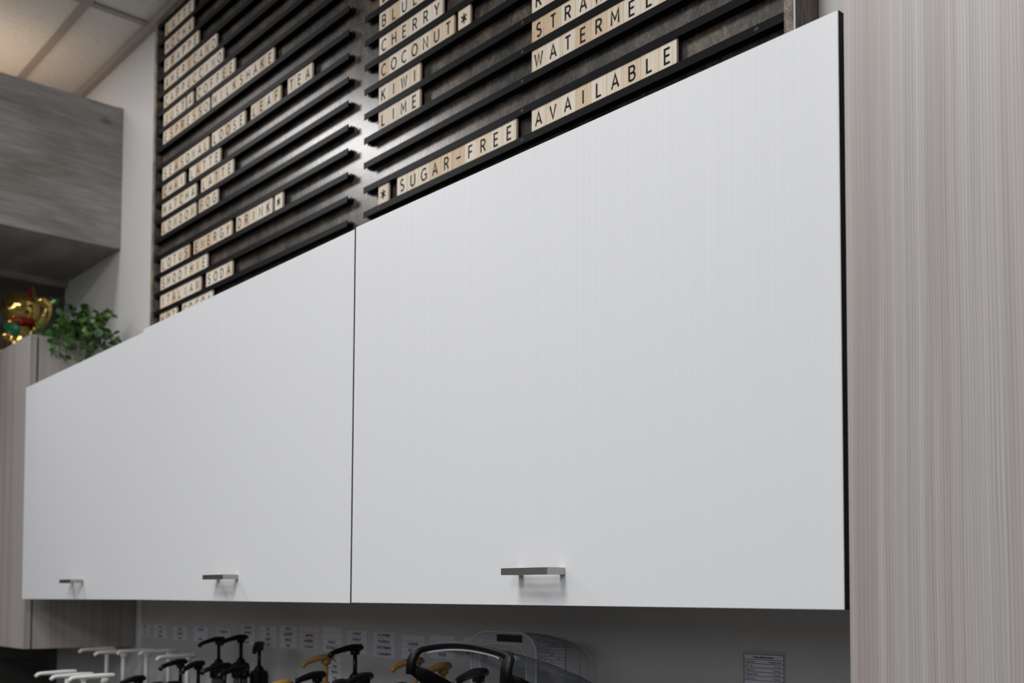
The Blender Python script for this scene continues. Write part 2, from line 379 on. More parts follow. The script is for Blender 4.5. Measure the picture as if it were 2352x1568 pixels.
# ------------------------------------------------------------------ tall grey cabinet, right
t = empty('tall_cabinet', (-.2, 1.17, 0), 'tall floor cabinet in grey wood grain right of the white doors', 'cabinet')
def P(name, lo, hi, m, par, org, bev=0): 
    bm = B(lo, hi, bev); o = obj(name, bm, m, par); o.location = -Vector(org); return o
og = t.location
P('front_panel', (-.6035, .990, .10), (.25, 1.009, 3.05), M_PANEL, t, og, .0006)
P('carcass', (-.6025, 1.0095, .10), (.249, YB - .001, 3.05), M_PANEL, t, og)
P('plinth', (-.59, 1.05, 0), (.24, YB - .01, .10), M_PANELD, t, og)

# ------------------------------------------------------------------ grey wood wall cabinet, left
t = empty('wall_cabinet', (-3.73, 1.19, 1.2205), 'grey wood grain wall cabinet in the corner, taller than the white ones', 'cabinet'); og = t.location
P('door', (-4.085, 1.020, 1.2205), (-3.3705, 1.039, 2.1675), M_PANEL, t, og, .0006)
P('gap_seal', (-4.08, 1.0392, 1.224), (-3.3765, 1.0445, 2.164), M_PANELD, t, og)
P('carcass', (-4.085, 1.0447, 1.2205), (-3.371, YB - .001, 2.1675), M_PANEL, t, og)

# ------------------------------------------------------------------ letter board
Z0, PITCH = 2.2360, .0555
bd = empty('letter_board', (-2.0, 1.33, 2.06), 'dark stained menu board with black rails holding wooden letter tiles', 'menu board'); og = bd.location
BX0, BX1, BZ0, BZ1 = -3.153, -.869, 2.06, 3.137
P('back_panel', (BX0 + .018, 1.318, BZ0), (BX1 - .018, YB - .001, BZ1 - .018), M_BOARD, bd, og)
P('side_board', (BX0, 1.297, BZ0), (BX0 + .018, YB - .001, BZ1), [M_BEDGE], bd, og)
o = P('side_board', (BX1 - .018, 1.297, BZ0), (BX1, YB - .001, BZ1), [M_BEDGE, M_BSIDE], bd, og)
for f in o.data.polygons:
    if f.normal.x > .9: f.material_index = 1
P('top_board', (BX0 + .018, 1.297, BZ1 - .018), (BX1 - .018, YB - .001, BZ1), M_BOARD, bd, og)
o = P('edge_strip', (BX1 - .0008, 1.2962, BZ0), (BX1 + .0010, 1.2985, BZ1), M_WHITE, bd, og); o['label'] = 'thin white edge line'
RP = [(1.3000, 0), (1.3024, 0), (1.3024, -.0054), (1.3098, -.0054), (1.3098, -.0004), (1.3122, -.0004), (1.3122, -.0054), (1.3156, -.0054), (1.3156, -.0004), (1.318, -.0004),
      (1.318, -.0134), (1.3156, -.0134), (1.3156, -.0084), (1.3122, -.0084), (1.3122, -.0134), (1.3098, -.0134), (1.3098, -.0084), (1.3024, -.0084), (1.3024, -.0138), (1.3000, -.0138)]
rail_meshes = [mesh('rail', prism_x(bmesh.new(), RP, BX0 + .0185, -2.0574), M_RAIL), mesh('rail', prism_x(bmesh.new(), RP, -1.991, BX1 - .0185), M_RAIL)]
sb = bmesh.new(); lathe(sb, [(.0036, 0), (.0036, .0003), (.0030, .0006), (.0022, .0006), (.0020, .0001), (.0009, .0001), (.0007, .0005), (0, .0005)], 14)
bmesh.ops.rotate(sb, cent=(0, 0, 0), matrix=Matrix.Rotation(math.radians(90), 3, 'X'), verts=sb.verts)
screw_me = mesh('screw', sb, simple('black_screw', (.03, .03, .032), .3), True)
for k in range(-2, 17):
    for s in (0, 1):
        r = link(bpy.data.objects.new('rail', rail_meshes[s]), bd); r.location = Vector((0, 0, Z0 + PITCH * k)) - og
        for x in ((-2.12, -2.98) if s == 0 else (-.937, -1.46, -1.93)):
            if (s == 1 and k in (0, 1, 2)) or (s == 1 and k < 6 and x > -1.9):
                q = link(bpy.data.objects.new('screw', screw_me), r); q.location = (x, 1.3000, -.0066)

# ------------------------------------------------------------------ letter tiles
def arc(cx, cy, rx, ry, a0, a1, n=12): return [(cx + rx * math.cos(math.radians(a0 + (a1 - a0) * i / n)), cy + ry * math.sin(math.radians(a0 + (a1 - a0) * i / n))) for i in range(n + 1)]
G = {  # width, strokes in a cap-height-1 box
 'A': (.62, [[(0, 0), (.31, 1), (.62, 0)], [(.11, .33), (.51, .33)]]),
 'B': (.50, [[(0, 0), (0, 1), (.26, 1)] + arc(.26, .76, .2, .24, 90, -90)[1:] + [(0, .52)], [(.26, .52)] + arc(.26, .26, .24, .26, 90, -90)[1:] + [(0, 0)]]),
 'C': (.60, [arc(.36, .5, .36, .5, 48, 312, 18)]),
 'D': (.56, [[(0, 0), (0, 1), (.18, 1)] + arc(.18, .5, .38, .5, 90, -90, 14)[1:] + [(0, 0)]]),
 'E': (.44, [[(.44, 1), (0, 1), (0, 0), (.44, 0)], [(0, .52), (.40, .52)]]),
 'F': (.44, [[(.44, 1), (0, 1), (0, 0)], [(0, .50), (.40, .50)]]),
 'G': (.64, [arc(.36, .5, .36, .5, 48, 350, 20)[:-2] + [(.67, .16), (.67, .46), (.40, .46)]]),
 'H': (.54, [[(0, 0), (0, 1)], [(.54, 0), (.54, 1)], [(0, .52), (.54, .52)]]),
 'I': (.0, [[(0, 0), (0, 1)]]),
 'J': (.36, [[(.36, 1), (.36, .22)] + arc(.18, .2, .18, .2, 0, -180, 8)]),
 'K': (.52, [[(0, 0), (0, 1)], [(.48, 1), (0, .40)], [(.17, .60), (.52, 0)]]),
 'L': (.42, [[(0, 1), (0, 0), (.42, 0)]]),
 'M': (.66, [[(0, 0), (.03, 1), (.33, .32), (.63, 1), (.66, 0)]]),
 'N': (.56, [[(0, 0), (0, 1), (.56, 0), (.56, 1)]]),
 'O': (.72, [arc(.36, .5, .36, .5, 0, 360, 26)]),
 'P': (.48, [[(0, 0), (0, 1), (.24, 1)] + arc(.24, .74, .24, .26, 90, -90)[1:] + [(0, .48)]]),
 'R': (.50, [[(0, 0), (0, 1), (.24, 1)] + arc(.24, .75, .23, .25, 90, -90)[1:] + [(0, .50)], [(.24, .50), (.50, 0)]]),
 'S': (.46, [arc(.23, .755, .2, .245, 40, 270, 12) + arc(.23, .255, .23, .255, 90, -140, 12)[1:]]),
 'T': (.54, [[(0, 1), (.54, 1)], [(.27, 1), (.27, 0)]]),
 'U': (.56, [[(0, 1), (0, .28)] + arc(.28, .28, .28, .28, 180, 360, 12)[1:] + [(.56, 1)]]),
 'V': (.60, [[(0, 1), (.30, 0), (.60, 1)]]),
 'W': (.80, [[(0, 1), (.20, 0), (.40, .92), (.60, 0), (.80, 1)]]),
 'Y': (.58, [[(0, 1), (.29, .47), (.58, 1)], [(.29, .47), (.29, 0)]]),
 '-': (.56, [[(0, .50), (.56, .50)]]),
 '*': (.56, [[(.28, .06), (.28, .96)], [(-.04, .27), (.60, .76)], [(-.04, .76), (.60, .27)]]),
}
def ribbon(bm, pts, w, sx, sz, ox, oz, y=0):
    P2 = [Vector((ox + p[0] * sx, oz + p[1] * sz)) for p in pts]; n = len(P2)
    closed = (P2[0] - P2[-1]).length < 1e-6
    if closed: P2 = P2[:-1]; n -= 1
    Ls, Rs = [], []
    for i in range(n):
        a = P2[(i - 1) % n] if (closed or i > 0) else None; b = P2[(i + 1) % n] if (closed or i < n - 1) else None
        d0 = (P2[i] - a).normalized() if a is not None else None; d1 = (b - P2[i]).normalized() if b is not None else None
        if d0 is None: d0 = d1
        if d1 is None: d1 = d0
        n0 = Vector((-d0.y, d0.x)); n1 = Vector((-d1.y, d1.x)); m = n0 + n1
        m = m.normalized() if m.length > 1e-4 else n0
        k = 1 / max(.35, m.dot(n1)); off = m * (w / 2 * min(k, 2.0))
        ext = Vector((0, 0))
        Ls.append(P2[i] + off); Rs.append(P2[i] - off)
    vl = [bm.verts.new((p.x, y, p.y)) for p in Ls]; vr = [bm.verts.new((p.x, y, p.y)) for p in Rs]
    for i in range(n if closed else n - 1):
        j = (i + 1) % n; bm.faces.new((vr[i], vr[j], vl[j], vl[i]))
CAP, STK = .0278, .0040
glyph_me = {}
for ch, (w, strokes) in G.items():
    bm = bmesh.new(); cap = CAP - STK; sx = cap * 1.08
    for st in strokes:
        ribbon(bm, st, STK * (1.05 if ch == '*' else 1), sx, cap, -w * sx / 2, .0054 + .0417 / 2 - cap / 2 - .0003, 0)
    for f in bm.faces:
        f.normal_update()
        if f.normal.y > 0: f.normal_flip()
    glyph_me[ch] = mesh('letter', bm, M_INK)
TW = .0386
tile_me = mesh('letter_tile', B((-TW / 2 + .0001, 0, 0), (TW / 2 - .0001, .0062, .0496), .0011, 2), M_TILE)
ORD = ['first', 'second', 'third', 'fourth', 'fifth', 'sixth', 'seventh', 'eighth', 'ninth', 'tenth']
SPELL = {'*': 'an asterisk', '-': 'a dash'}
def word(text, x, k, pitch, where=''):
    for i, ch in enumerate(text):
        t = link(bpy.data.objects.new('letter_tile', tile_me))
        t.location = (x + (i + .5) * pitch, 1.3029 + random.uniform(0, .0004), Z0 + PITCH * k - .0054)
        t.scale.x = pitch / TW
        if len(text) == 1: lab = 'pale wooden tile with %s %s' % (SPELL.get(ch, 'the letter ' + ch), where)
        else:
            pos = 'last' if i == len(text) - 1 else ORD[i]
            lab = 'pale wooden tile with %s, %s tile of %s%s' % (SPELL.get(ch, 'letter ' + ch), pos, text, (' ' + where) if where else '')
        tag(t, lab, 'letter tile', 'wooden letter tiles spelling ' + (text if len(text) > 1 else 'single signs'))
        g = link(bpy.data.objects.new('letter', glyph_me[ch]), t); g.location = (0, -.00015, 0)
LP, RPT = .0389, .0383
L0 = -3.0925
word('LATTE', L0, 15, LP, 'in the topmost row'); word('MOCHA', L0, 14, LP); word('FRAPPE', L0, 13, LP); word('AMERICANO', L0, 12, LP)
word('CAPPUCCINO', L0, 11, LP)
word('JUST', L0, 10, LP); word('A', -2.928, 10, LP, 'alone between JUST and COFFEE'); word('COFFEE', -2.866, 10, LP)
word('ESPRESSO', L0, 9, LP); word('MILKSHAKE', -2.7655, 9, LP)
word('SEASONAL', L0, 7, LP); word('LOOSE', -2.762, 7, LP); word('LEAF', -2.534, 7, LP); word('TEA', -2.3416, 7, LP)
word('CHAI', L0, 6, LP); word('LATTE', -2.905, 6, LP, 'after CHAI')
word('MATCHA', L0, 5, LP); word('LATTE', -2.826, 5, LP, 'after MATCHA')
word('LONDON', L0, 4, LP); word('FOG', -2.839, 4, LP)
word('LOTUS', L0, 2, LP); word('ENERGY', -2.8685, 2, LP); word('DRINK', -2.6076, 2, LP); word('*', -2.3993, 2, LP, 'after DRINK')
word('SMOOTHIE', L0, 1, LP); word('ITALIAN', L0, 0, LP); word('SODA', -2.7838, 0, LP)
word('HOT', L0, -1, LP); word('COCOA', -2.9385, -1, LP)
word('BANANA', -1.939, 8, RPT); word('BLUEBERRY', -1.939, 7, RPT); word('CHERRY', -1.939, 6, RPT)
word('COCONUT', -1.939, 5, RPT); word('*', -1.6583, 5, RPT, 'after COCONUT')
word('KIWI', -1.939, 4, RPT); word('LIME', -1.939, 3, RPT)
word('RASPBERRY', -1.4378, 4, RPT); word('STRAWBERRY', -1.4378, 3, RPT); word('WATERMELON', -1.4378, 2, RPT)
word('*', -1.937, 0, RPT, 'before SUGAR-FREE'); word('SUGAR-FREE', -1.8659, 0, RPT + .0002); word('AVAILABLE', -1.4378, 0, RPT)
t = link(bpy.data.objects.new('letter_tile', tile_me)); t.location = (-2.535, 1.303, Z0 + PITCH * 13 - .0054)
tag(t, 'pale wooden tile alone at the top edge right of FRAPPE', 'letter tile', 'wooden letter tiles spelling single signs')

# ------------------------------------------------------------------ gold lucky cat figurine
def ball(bm, c, r, seg=20, rot=None):
    m = Matrix.Translation(c) @ (rot.to_matrix().to_4x4() if rot else Matrix.Identity(4)) @ Matrix.Diagonal((*r, 1))
    bmesh.ops.create_uvsphere(bm, u_segments=seg, v_segments=seg // 2, radius=1, matrix=m)
cat = empty('lucky_cat', (-3.815, 1.125, 2.1678), 'shiny gold beckoning cat figurine on the grey wood corner cabinet', 'figurine', rz=math.radians(34))
bm = bmesh.new()
ball(bm, (0, .005, .062), (.062, .055, .066)); ball(bm, (0, 0, .095), (.050, .046, .052))
ball(bm, (0, -.008, .180), (.064, .060, .060)); ball(bm, (0, -.055, .168), (.026, .016, .018))
ball(bm, (-.034, -.045, .022), (.024, .034, .022)); ball(bm, (.034, -.045, .022), (.024, .034, .022))
for s in (-1, 1):
    for i in range(7):
        f = i / 6; ball(bm, (s * (.034 + .008 * f), 0, .214 + .034 * f), (.024 * (1 - .8 * f), .015 * (1 - .6 * f), .014), 12)
for i in range(10):                                                # raised arm and bent paw
    f = i / 9; ball(bm, (.050 + .062 * math.sin(f * 1.75), -.006 - .008 * f, .096 + .092 * f), (.0155, .0155, .018), 12)
ball(bm, (.104, -.028, .194), (.0185, .024, .019), 14)
for i in range(7):                                                 # arm resting on the belly
    f = i / 6; ball(bm, (-.046 + .026 * f, -.026 - .026 * f, .112 - .032 * f), (.017, .017, .018), 12)
body = obj('body', bm, M_GOLD, cat, True)
rm = body.modifiers.new('remesh', 'REMESH'); rm.mode = 'VOXEL'; rm.voxel_size = .0042; rm.use_smooth_shade = True
sm = body.modifiers.new('smooth', 'SMOOTH'); sm.iterations = 4; sm.factor = .5
bm = bmesh.new()
pts = [(.047 * math.cos(a), .044 * math.sin(a) - .004, .134 + .004 * math.sin(a)) for a in [2 * math.pi * i / 24 for i in range(25)]]
sweep(bm, pts, .0065, .0075, 8, cap=False); obj('collar', bm, M_RED, cat, True)
for s in (-1, 1):
    bm = bmesh.new(); a = [bm.verts.new(p) for p in ((s * .020, -.0185, .226), (s * .052, -.0185, .219), (s * .041, -.0090, .250), (s * .020, -.0140, .226), (s * .052, -.0140, .219), (s * .041, -.0050, .250))]
    for f in ((0, 1, 2), (5, 4, 3), (0, 3, 4, 1), (1, 4, 5, 2), (2, 5, 3, 0)): bm.faces.new([a[i] for i in f])
    bmesh.ops.recalc_face_normals(bm, faces=bm.faces[:]); obj('inner_ear', bm, M_REDD, cat)
bm = bmesh.new(); ball(bm, (-.004, -.043, .104), (.036, .012, .026), 20, Euler((.25, .3, 0))); obj('bib', bm, M_GREEN, cat, True)
bm = bmesh.new(); ball(bm, (0, -.056, .124), (.011, .011, .011)); obj('bell', bm, M_GOLD, cat, True)
for s in (-1, 1):
    bm = bmesh.new(); ball(bm, (s * .024, -.0605, .188), (.0095, .004, .0035), 12); obj('eye', bm, M_INK, cat, True)
bm = bmesh.new(); ball(bm, (0, -.071, .174), (.0045, .003, .003), 10); obj('nose', bm, M_RED, cat, True)

# ------------------------------------------------------------------ trailing plant
pl = empty('trailing_plant', (-3.50, 1.235, 2.1678), 'leafy green trailing plant spilling over the right edge of the corner cabinet', 'plant')
bm = bmesh.new(); lathe(bm, [(0, 0), (.036, 0), (.046, .055), (.048, .062), (.043, .062), (.040, .052), (0, .05)], 20)
obj('pot', bm, simple('grey_pot', (.12, .12, .12), .5), pl, True)
lb = bmesh.new()
ring = [(0, 0), (.35, .16), (.46, .45), (.36, .78), (0, 1), (-.36, .78), (-.46, .45), (-.35, .16)]
c = lb.verts.new((0, .5, -.10)); rv = [lb.verts.new((x, y, .02 * (1 if abs(x) > .1 else -3))) for x, y in ring]
for i in range(8): lb.faces.new((c, rv[i], rv[(i + 1) % 8]))
leaf_me = mesh('leaf', lb, M_LEAF, True)
rnd = random.Random(11)
strands = []
for i in range(34):
    a = rnd.uniform(-1, 1); kind = rnd.random()
    p0 = Vector((rnd.uniform(-.03, .03), rnd.uniform(-.03, .03), .055))
    if kind < .56:   # over the right edge, hanging down the side
        p1 = Vector((rnd.uniform(.06, .13), rnd.uniform(-.15, .06), rnd.uniform(.04, .12))); p2 = Vector((rnd.uniform(.148, .18), p1.y + rnd.uniform(-.03, .02), rnd.uniform(-.09, .03)))
    elif kind < .74: # along the cabinet top toward the cat
        p1 = Vector((rnd.uniform(-.06, .02), rnd.uniform(-.12, -.03), rnd.uniform(.05, .11))); p2 = Vector((rnd.uniform(-.15, -.02), rnd.uniform(-.18, -.08), rnd.uniform(.012, .05)))
    else:            # upright tuft
        p1 = Vector((rnd.uniform(-.05, .06), rnd.uniform(-.06, .05), rnd.uniform(.09, .13))); p2 = Vector((rnd.uniform(-.02, .14), rnd.uniform(-.14, .04), rnd.uniform(.08, .135)))
    strands.append([p0.lerp(p1, t).lerp(p1.lerp(p2, t), t) for t in [j / 9 for j in range(10)]])
for i, st in enumerate(strands):
    bm = bmesh.new(); sweep(bm, st, .0011, .0011, 5); obj('stem', bm, M_STEM, pl, True)
n = 0
while n < 296:
    st = strands[n % len(strands)]; j = 1 + (n // len(strands)) % 9
    p = st[j] + Vector((rnd.uniform(-.010, .010), rnd.uniform(-.010, .010), rnd.uniform(-.005, .012)))
    p.y = min(p.y, .10)
    o = link(bpy.data.objects.new('leaf', leaf_me), pl); s = rnd.uniform(.019, .031)
    o.location = p; o.scale = (s, s, s); o.rotation_euler = (rnd.uniform(-.9, .9), rnd.uniform(-.9, .9) + (.6 if p.x > .1 else 0), rnd.uniform(0, 6.28)); n += 1

bm = bmesh.new(); bl_ = list(leaf_me.vertices); polys = [tuple(p.vertices) for p in leaf_me.polygons]
for q in range(420):
    st = strands[q % len(strands)]; p = st[1 + (q // len(strands)) % 9] + Vector((rnd.uniform(-.014, .014), rnd.uniform(-.014, .014), rnd.uniform(-.010, .010))); p.y = min(p.y, .10)
    s_ = rnd.uniform(.014, .024); mm = Matrix.Translation(p) @ Euler((rnd.uniform(-1, 1), rnd.uniform(-1, 1) + (.5 if p.x > .1 else 0), rnd.uniform(0, 6.28))).to_matrix().to_4x4() @ Matrix.Scale(s_, 4)
    vv = [bm.verts.new(mm @ v.co) for v in bl_]
    for f in polys: bm.faces.new([vv[i] for i in f])
o = obj('small_foliage', bm, M_LEAF2, pl, True); o['kind'] = 'stuff'

# ------------------------------------------------------------------ worktop and base units
P('worktop', (-4.095, .70, .872), (-.606, YB - .001, .91), M_COUNTER, None, (0, 0, 0), .003)
tag(bpy.data.objects['worktop'], 'dark grey worktop running below the white wall cabinets', 'worktop')
for i in range(4):
    xa = -4.095 + i * .872; t = empty('base_cabinet', (xa + .436, 1.05, 0), 'grey base cabinet %s under the dark grey worktop' % ['in the left corner', 'second from the left corner', 'third from the left corner', 'beside the tall cabinet'][i], 'cabinet', 'base cabinets under the worktop'); og = t.location
    P('carcass', (xa + .001, .745, .10), (xa + .871, YB - .002, .872), M_PANEL, t, og); P('plinth', (xa + .001, .80, 0), (xa + .871, YB - .02, .10), M_PANELD, t, og)
    for s in (0, 1):
        d = P('door', (xa + .003 + s * .436, .725, .105), (xa + .433 + s * .436, .7445, .868), M_PANEL, t, og)
        hb = B((xa + (.33 if s == 0 else .455), .692, .80), (xa + (.42 if s == 0 else .545), .702, .81)); box(hb, (xa + (.33 if s == 0 else .455), .70, .80), (xa + (.34 if s == 0 else .465), .725, .81)); box(hb, (xa + (.41 if s == 0 else .535), .70, .80), (xa + (.42 if s == 0 else .545), .725, .81))
        obj('handle', hb, M_STEEL, d)

# ------------------------------------------------------------------ syrup bottles with pumps
def pump_parts(kind):
    """meshes with the origin at the head top; the bottle is built per height"""
    out = {}
    if kind == 'w':
        L_ = .078; bm = bmesh.new()
        sweep(bm, [(0, .024, -.0070), (0, .020, -.0070), (0, -.012, -.0070), (0, -.035, -.0075), (0, -L_ + .010, -.0080), (0, -L_ + .002, -.0095), (0, -L_ - .005, -.0155)], [.0085, .010, .010, .0085, .0068, .0058, .0048], [.0050, .0064, .0068, .0060, .0050, .0050, .0046], 10)
        box(bm, (-.0085, -.009, -.023), (.0085, .009, -.010), .002)
        out['pump_head'] = bm; bm = bmesh.new(); lathe(bm, [(0, -.022), (.0062, -.022), (.0062, -.118), (0, -.118)], 14); out['pump_stem'] = bm; out['cap'] = -.116
    else:
        bm = bmesh.new()
        sweep(bm, [(0, .0145, -.010), (0, .011, -.0075), (0, -.006, -.0072), (0, -.020, -.0095), (0, -.036, -.0135), (0, -.046, -.0170), (0, -.052, -.0205), (0, -.0545, -.0265)], [.0085, .0120, .0130, .0100, .0080, .0068, .0060, .0052], [.0058, .0074, .0072, .0064, .0056, .0054, .0052, .0050], 12)
        lathe(bm, [(0, -.022), (.0095, -.022), (.0105, -.012), (0, -.010)], 14)
        out['pump_head'] = bm; bm = bmesh.new(); lathe(bm, [(0, -.020), (.0044, -.020), (.0044, -.070), (0, -.070)], 12); out['pump_stem'] = bm; out['cap'] = -.060
    c = out['cap']; bm = bmesh.new(); prof = [(.005, c + .002), (.010, c - .003), (.0125, c - .009)]
    lathe(bm, prof + [(.0195, c - .012), (.0215, c - .016), (.0215, c - .048), (0, c - .048)], 28)
    for i in range(28):
        a = 2 * math.pi * i / 28; m = Matrix.Rotation(a, 4, 'Z')
        b2 = bmesh.new(); box(b2, (.0212, -.0009, c - .047), (.0222, .0009, c - .018)); b2.transform(m)
        tmp = bpy.data.meshes.new('t'); b2.to_mesh(tmp); b2.free(); bm.from_mesh(tmp); bpy.data.meshes.remove(tmp)
    out['pump_collar'] = bm
    return out
PM = {}
for kind, mt in (('w', M_WHT), ('b', M_BLK), ('g', M_AMB)):
    d = pump_parts(kind); cc = d.pop('cap'); PM[kind] = ({n: mesh(n, b, mt, n != 'pump_collar') for n, b in d.items()}, cc)
PUMPS = [('w', -3.2404, 1.220, 1.2277, 0), ('w', -3.0608, 1.200, 1.2279, 0), ('w', -2.9454, 1.220, 1.2356, 0), ('w', -2.8200, 1.230, 1.2391, 0), ('w', -2.6360, 1.200, 1.2351, 0),
         ('w', -2.9910, 1.020, 1.1811, 0), ('w', -2.8101, 1.000, 1.1852, 0), ('w', -2.5630, .960, 1.1990, 0),
         ('b', -2.6444, 1.290, 1.2752, 0), ('b', -2.4809, 1.270, 1.2863, 0), ('b', -2.3666, 1.260, 1.2732, 50),
         ('b', -2.5210, 1.130, 1.2286, 5), ('b', -2.4002, 1.120, 1.2306, 25), ('b', -2.3254, 1.150, 1.2282, -10), ('b', -2.2094, 1.130, 1.2289, 5),
         ('b', -2.4589, 1.000, 1.1981, 10), ('b', -2.3314, .990, 1.1916, 30), ('b', -2.2194, .980, 1.2010, 10),
         ('b', -1.8517, 1.200, 1.2876, -12), ('g', -1.9948, 1.220, 1.2604, -5), ('b', -1.7966, 1.080, 1.2416, 5), ('b', -1.6040, 1.060, 1.2509, 20), ('b', -1.5419, .970, 1.2477, 40), ('g', -1.8896, 1.060, 1.2203, 10),
         ('g', -1.6716, 1.220, 1.2689, 0), ('g', -1.5597, 1.200, 1.2653, 10), ('b', -1.2880, 1.060, 1.2756, 10), ('b', -1.4812, 1.050, 1.2417, 35)]
PL = ['white pump bottle farthest left by the back wall', 'second white pump bottle along the back wall', 'third white pump bottle along the back wall', 'fourth white pump bottle along the back wall', 'white pump bottle right of the four back ones, its head lower',
      'front white pump bottle nearest the left wall', 'front white pump bottle between two other white ones', 'front white pump bottle nearest the camera, brightest head',
      'tall black pump bottle, left of the three tallest by the recipe cards', 'tallest black pump bottle, between two tall black ones', 'tall black pump bottle with its spout turned to the camera, by the wall',
      'shorter black pump bottle in front of the white ones', 'shorter black pump bottle with a steep spout', 'black pump bottle in front of the leftmost tall one', 'black pump bottle in front of the tallest one',
      'low black pump bottle at the frame bottom beside the brightest white one', 'low black pump bottle with only its top showing', 'low black pump bottle, third of the front row',
      'tall black pump bottle right of the gold pump', 'gold pump bottle left of a tall black one', 'black pump bottle in front of the gold pump', 'black pump bottle in front of the tall one near the blender', 'low black pump bottle left of the blender, only its top showing', 'low gold pump bottle with only its top showing',
      'gold pump bottle behind the blender hood rim', 'gold pump bottle seen through the clear blender hood', 'black pump bottle seen through the clear blender hood', 'low black pump bottle just left of the blender hood']
bottle_cache = {}
for (kind, x, y, z, rz), lab in zip(PUMPS, PL):
    meshes, cc = PM[kind]
    e = empty('syrup_bottle', (x, y, .9102), lab, 'pump bottle', 'syrup bottles with pumps on the worktop', math.radians(rz))
    h = z - .9102; top = h + cc - .047
    for nme, me in meshes.items(): o = link(bpy.data.objects.new(nme, me), e); o.location = (0, 0, h)
    bm = bmesh.new(); lathe(bm, [(0, 0), (.031, 0), (.034, .004), (.034, top * .62), (.031, top * .74), (.019, top * .90), (.0165, top), (0, top)], 24)
    obj('bottle', bm, M_SYR if kind != 'w' else M_BOT, e, True)
    bm = bmesh.new(); lathe(bm, [(.0343, top * .15), (.0344, top * .16), (.0344, top * .55), (.0343, top * .56)], 24); obj('bottle_label', bm, M_LABELP, e, True)

# ------------------------------------------------------------------ recipe cards on the back wall
dg = None
def text_bm(bm, txt, x, z, size, align='CENTER', bold=False, shear=0, y=1.3582):
    cu = bpy.data.curves.new('t', 'FONT'); cu.body = txt; cu.size = size; cu.align_x = align; cu.resolution_u = 2; cu.shear = shear
    if bold: cu.offset = size * .018
    ob = bpy.data.objects.new('t', cu); COL.objects.link(ob); bpy.context.view_layer.update()
    me = bpy.data.meshes.new_from_object(ob.evaluated_get(bpy.context.evaluated_depsgraph_get()))
    me.transform(Matrix(((1, 0, 0, x), (0, 0, 0, y), (0, 1, 0, z), (0, 0, 0, 1))))
    bm.from_mesh(me); bpy.data.meshes.remove(me); bpy.data.objects.remove(ob); bpy.data.curves.remove(cu)
def rect(bm, x0, x1, z0, z1, y): bm.faces.new([bm.verts.new(p) for p in ((x0, y, z0), (x1, y, z0), (x1, y, z1), (x0, y, z1))])
CARDS = [(-3.3321, -3.2596, 1.2530, 1.2900, ['Mocha', '1 oz', '2 oz']), (-3.2278, -3.1333, 1.2510, 1.2924, ['Syrup', '2 pumps', '3 pumps']), (-3.0875, -2.9900, 1.2491, 1.2892, ['VANILLA', 'LAVENDER', 'HONEY']),
         (-2.9434, -2.8561, 1.2503, 1.2916, ['ALMOND', '', 'MAPLE']), (-2.7999, -2.7150, 1.2577, 1.2908, ['HAZELNUT', '']), (-2.6556, -2.5773, 1.2517, 1.3047, ['LAVENDER', 'CINNAMON', 'ROSE', 'MINT']),
         (-2.5490, -2.4614, 1.2506, 1.3041, ['FIG', 'PEAR', 'CHERRY', 'LIME']), (-2.4429, -2.3603, 1.2514, 1.3075, ['PEACH', 'BLUEBERRY', 'MANGO', 'KIWI']), (-2.3455, -2.2572, 1.2521, 1.3077, ['', 'ALMOND', 'RASPBERRY', 'COCONUT']),
         (-2.2379, -2.1553, 1.2533, 1.3094, ['', '', 'VANILLA', 'BUTTERNUT']), (-2.1306, -2.0484, 1.2508, 1.3040, ['B PEACH', 'B PEANUT', '', '']), (-2.0221, -1.9392, 1.2487, 1.3041, ['W CARAMEL', 'W VANILLA', 'F BUTTERMILK', 'S CINNAMON']),
         (-1.9139, -1.8294, 1.2499, 1.3006, ['', 'LAVENDER', 'ALMOND', '']), (-1.8096, -1.7271, 1.2557, 1.3038, ['', 'MINT', 'ROSE']), (-1.6987, -1.6369, 1.2609, 1.3037, ['', 'HONEY']),
         (-2.2103, -2.1549, 1.1446, 1.2390, ['Kid', 'Small', 'Medium', 'Large', '', 'Iced', ''])]
CL = ['white note card at the far left end of the wall row', 'white note card, second from the left end of the wall row', 'white note card, third from the left end of the wall row', 'white note card, fourth from the left, faint print', 'small white note card just above the leftmost tall black pump',
      'white strip card behind the tallest black pump', 'white strip card, first of four right of the tallest pump', 'white strip card, second of four right of the tallest pump', 'pinkish strip card, third of four right of the tallest pump', 'strip card, fourth of four, its upper rows blank',
      'white strip card behind the tall black pump near the gold one', 'clear white strip card with four printed rows left of the blender', 'strip card cut by the blender hood corner', 'white strip card above the black hood rim, left one', 'white strip card above the black hood rim, right one',
      'tall lined card behind the gold pump, lower than the others']
M_PINK = simple('pink_paper', (.76, .69, .77), .7)
def card(x0, x1, z0, z1, lab, rows, size=None, mt=M_PAPER):
    o = obj('recipe_card', B((x0, 1.3586, z0), (x1, YB - .0002, z1)), mt); tag(o, lab, 'note card', 'recipe cards on the back wall')
    n = len(rows); hgt = (z1 - z0) / n; bm = bmesh.new(); b2 = bmesh.new(); any_t = False
    for i, r in enumerate(rows):
        zc = z1 - (i + .5) * hgt
        if i: rect(b2, x0 + .001, x1 - .001, z1 - i * hgt - .0003, z1 - i * hgt + .0003, 1.3584)
        if r: text_bm(bm, r, (x0 + x1) / 2, zc - hgt * .2, min(hgt * .62, (x1 - x0) / max(4, len(r)) * 1.25), bold=True); any_t = True
    if len(b2.faces): obj('ruled_line', b2, simple('grey_rule', (.22, .22, .25), .7), o)
    else: b2.free()
    if any_t: obj('lettering', bm, M_INK, o)
    else: bm.free()
    return o
for i, (x0, x1, z0, z1, rows) in enumerate(CARDS): card(x0, x1, z0, z1, CL[i], rows, mt=M_PINK if i == 8 else M_PAPER)
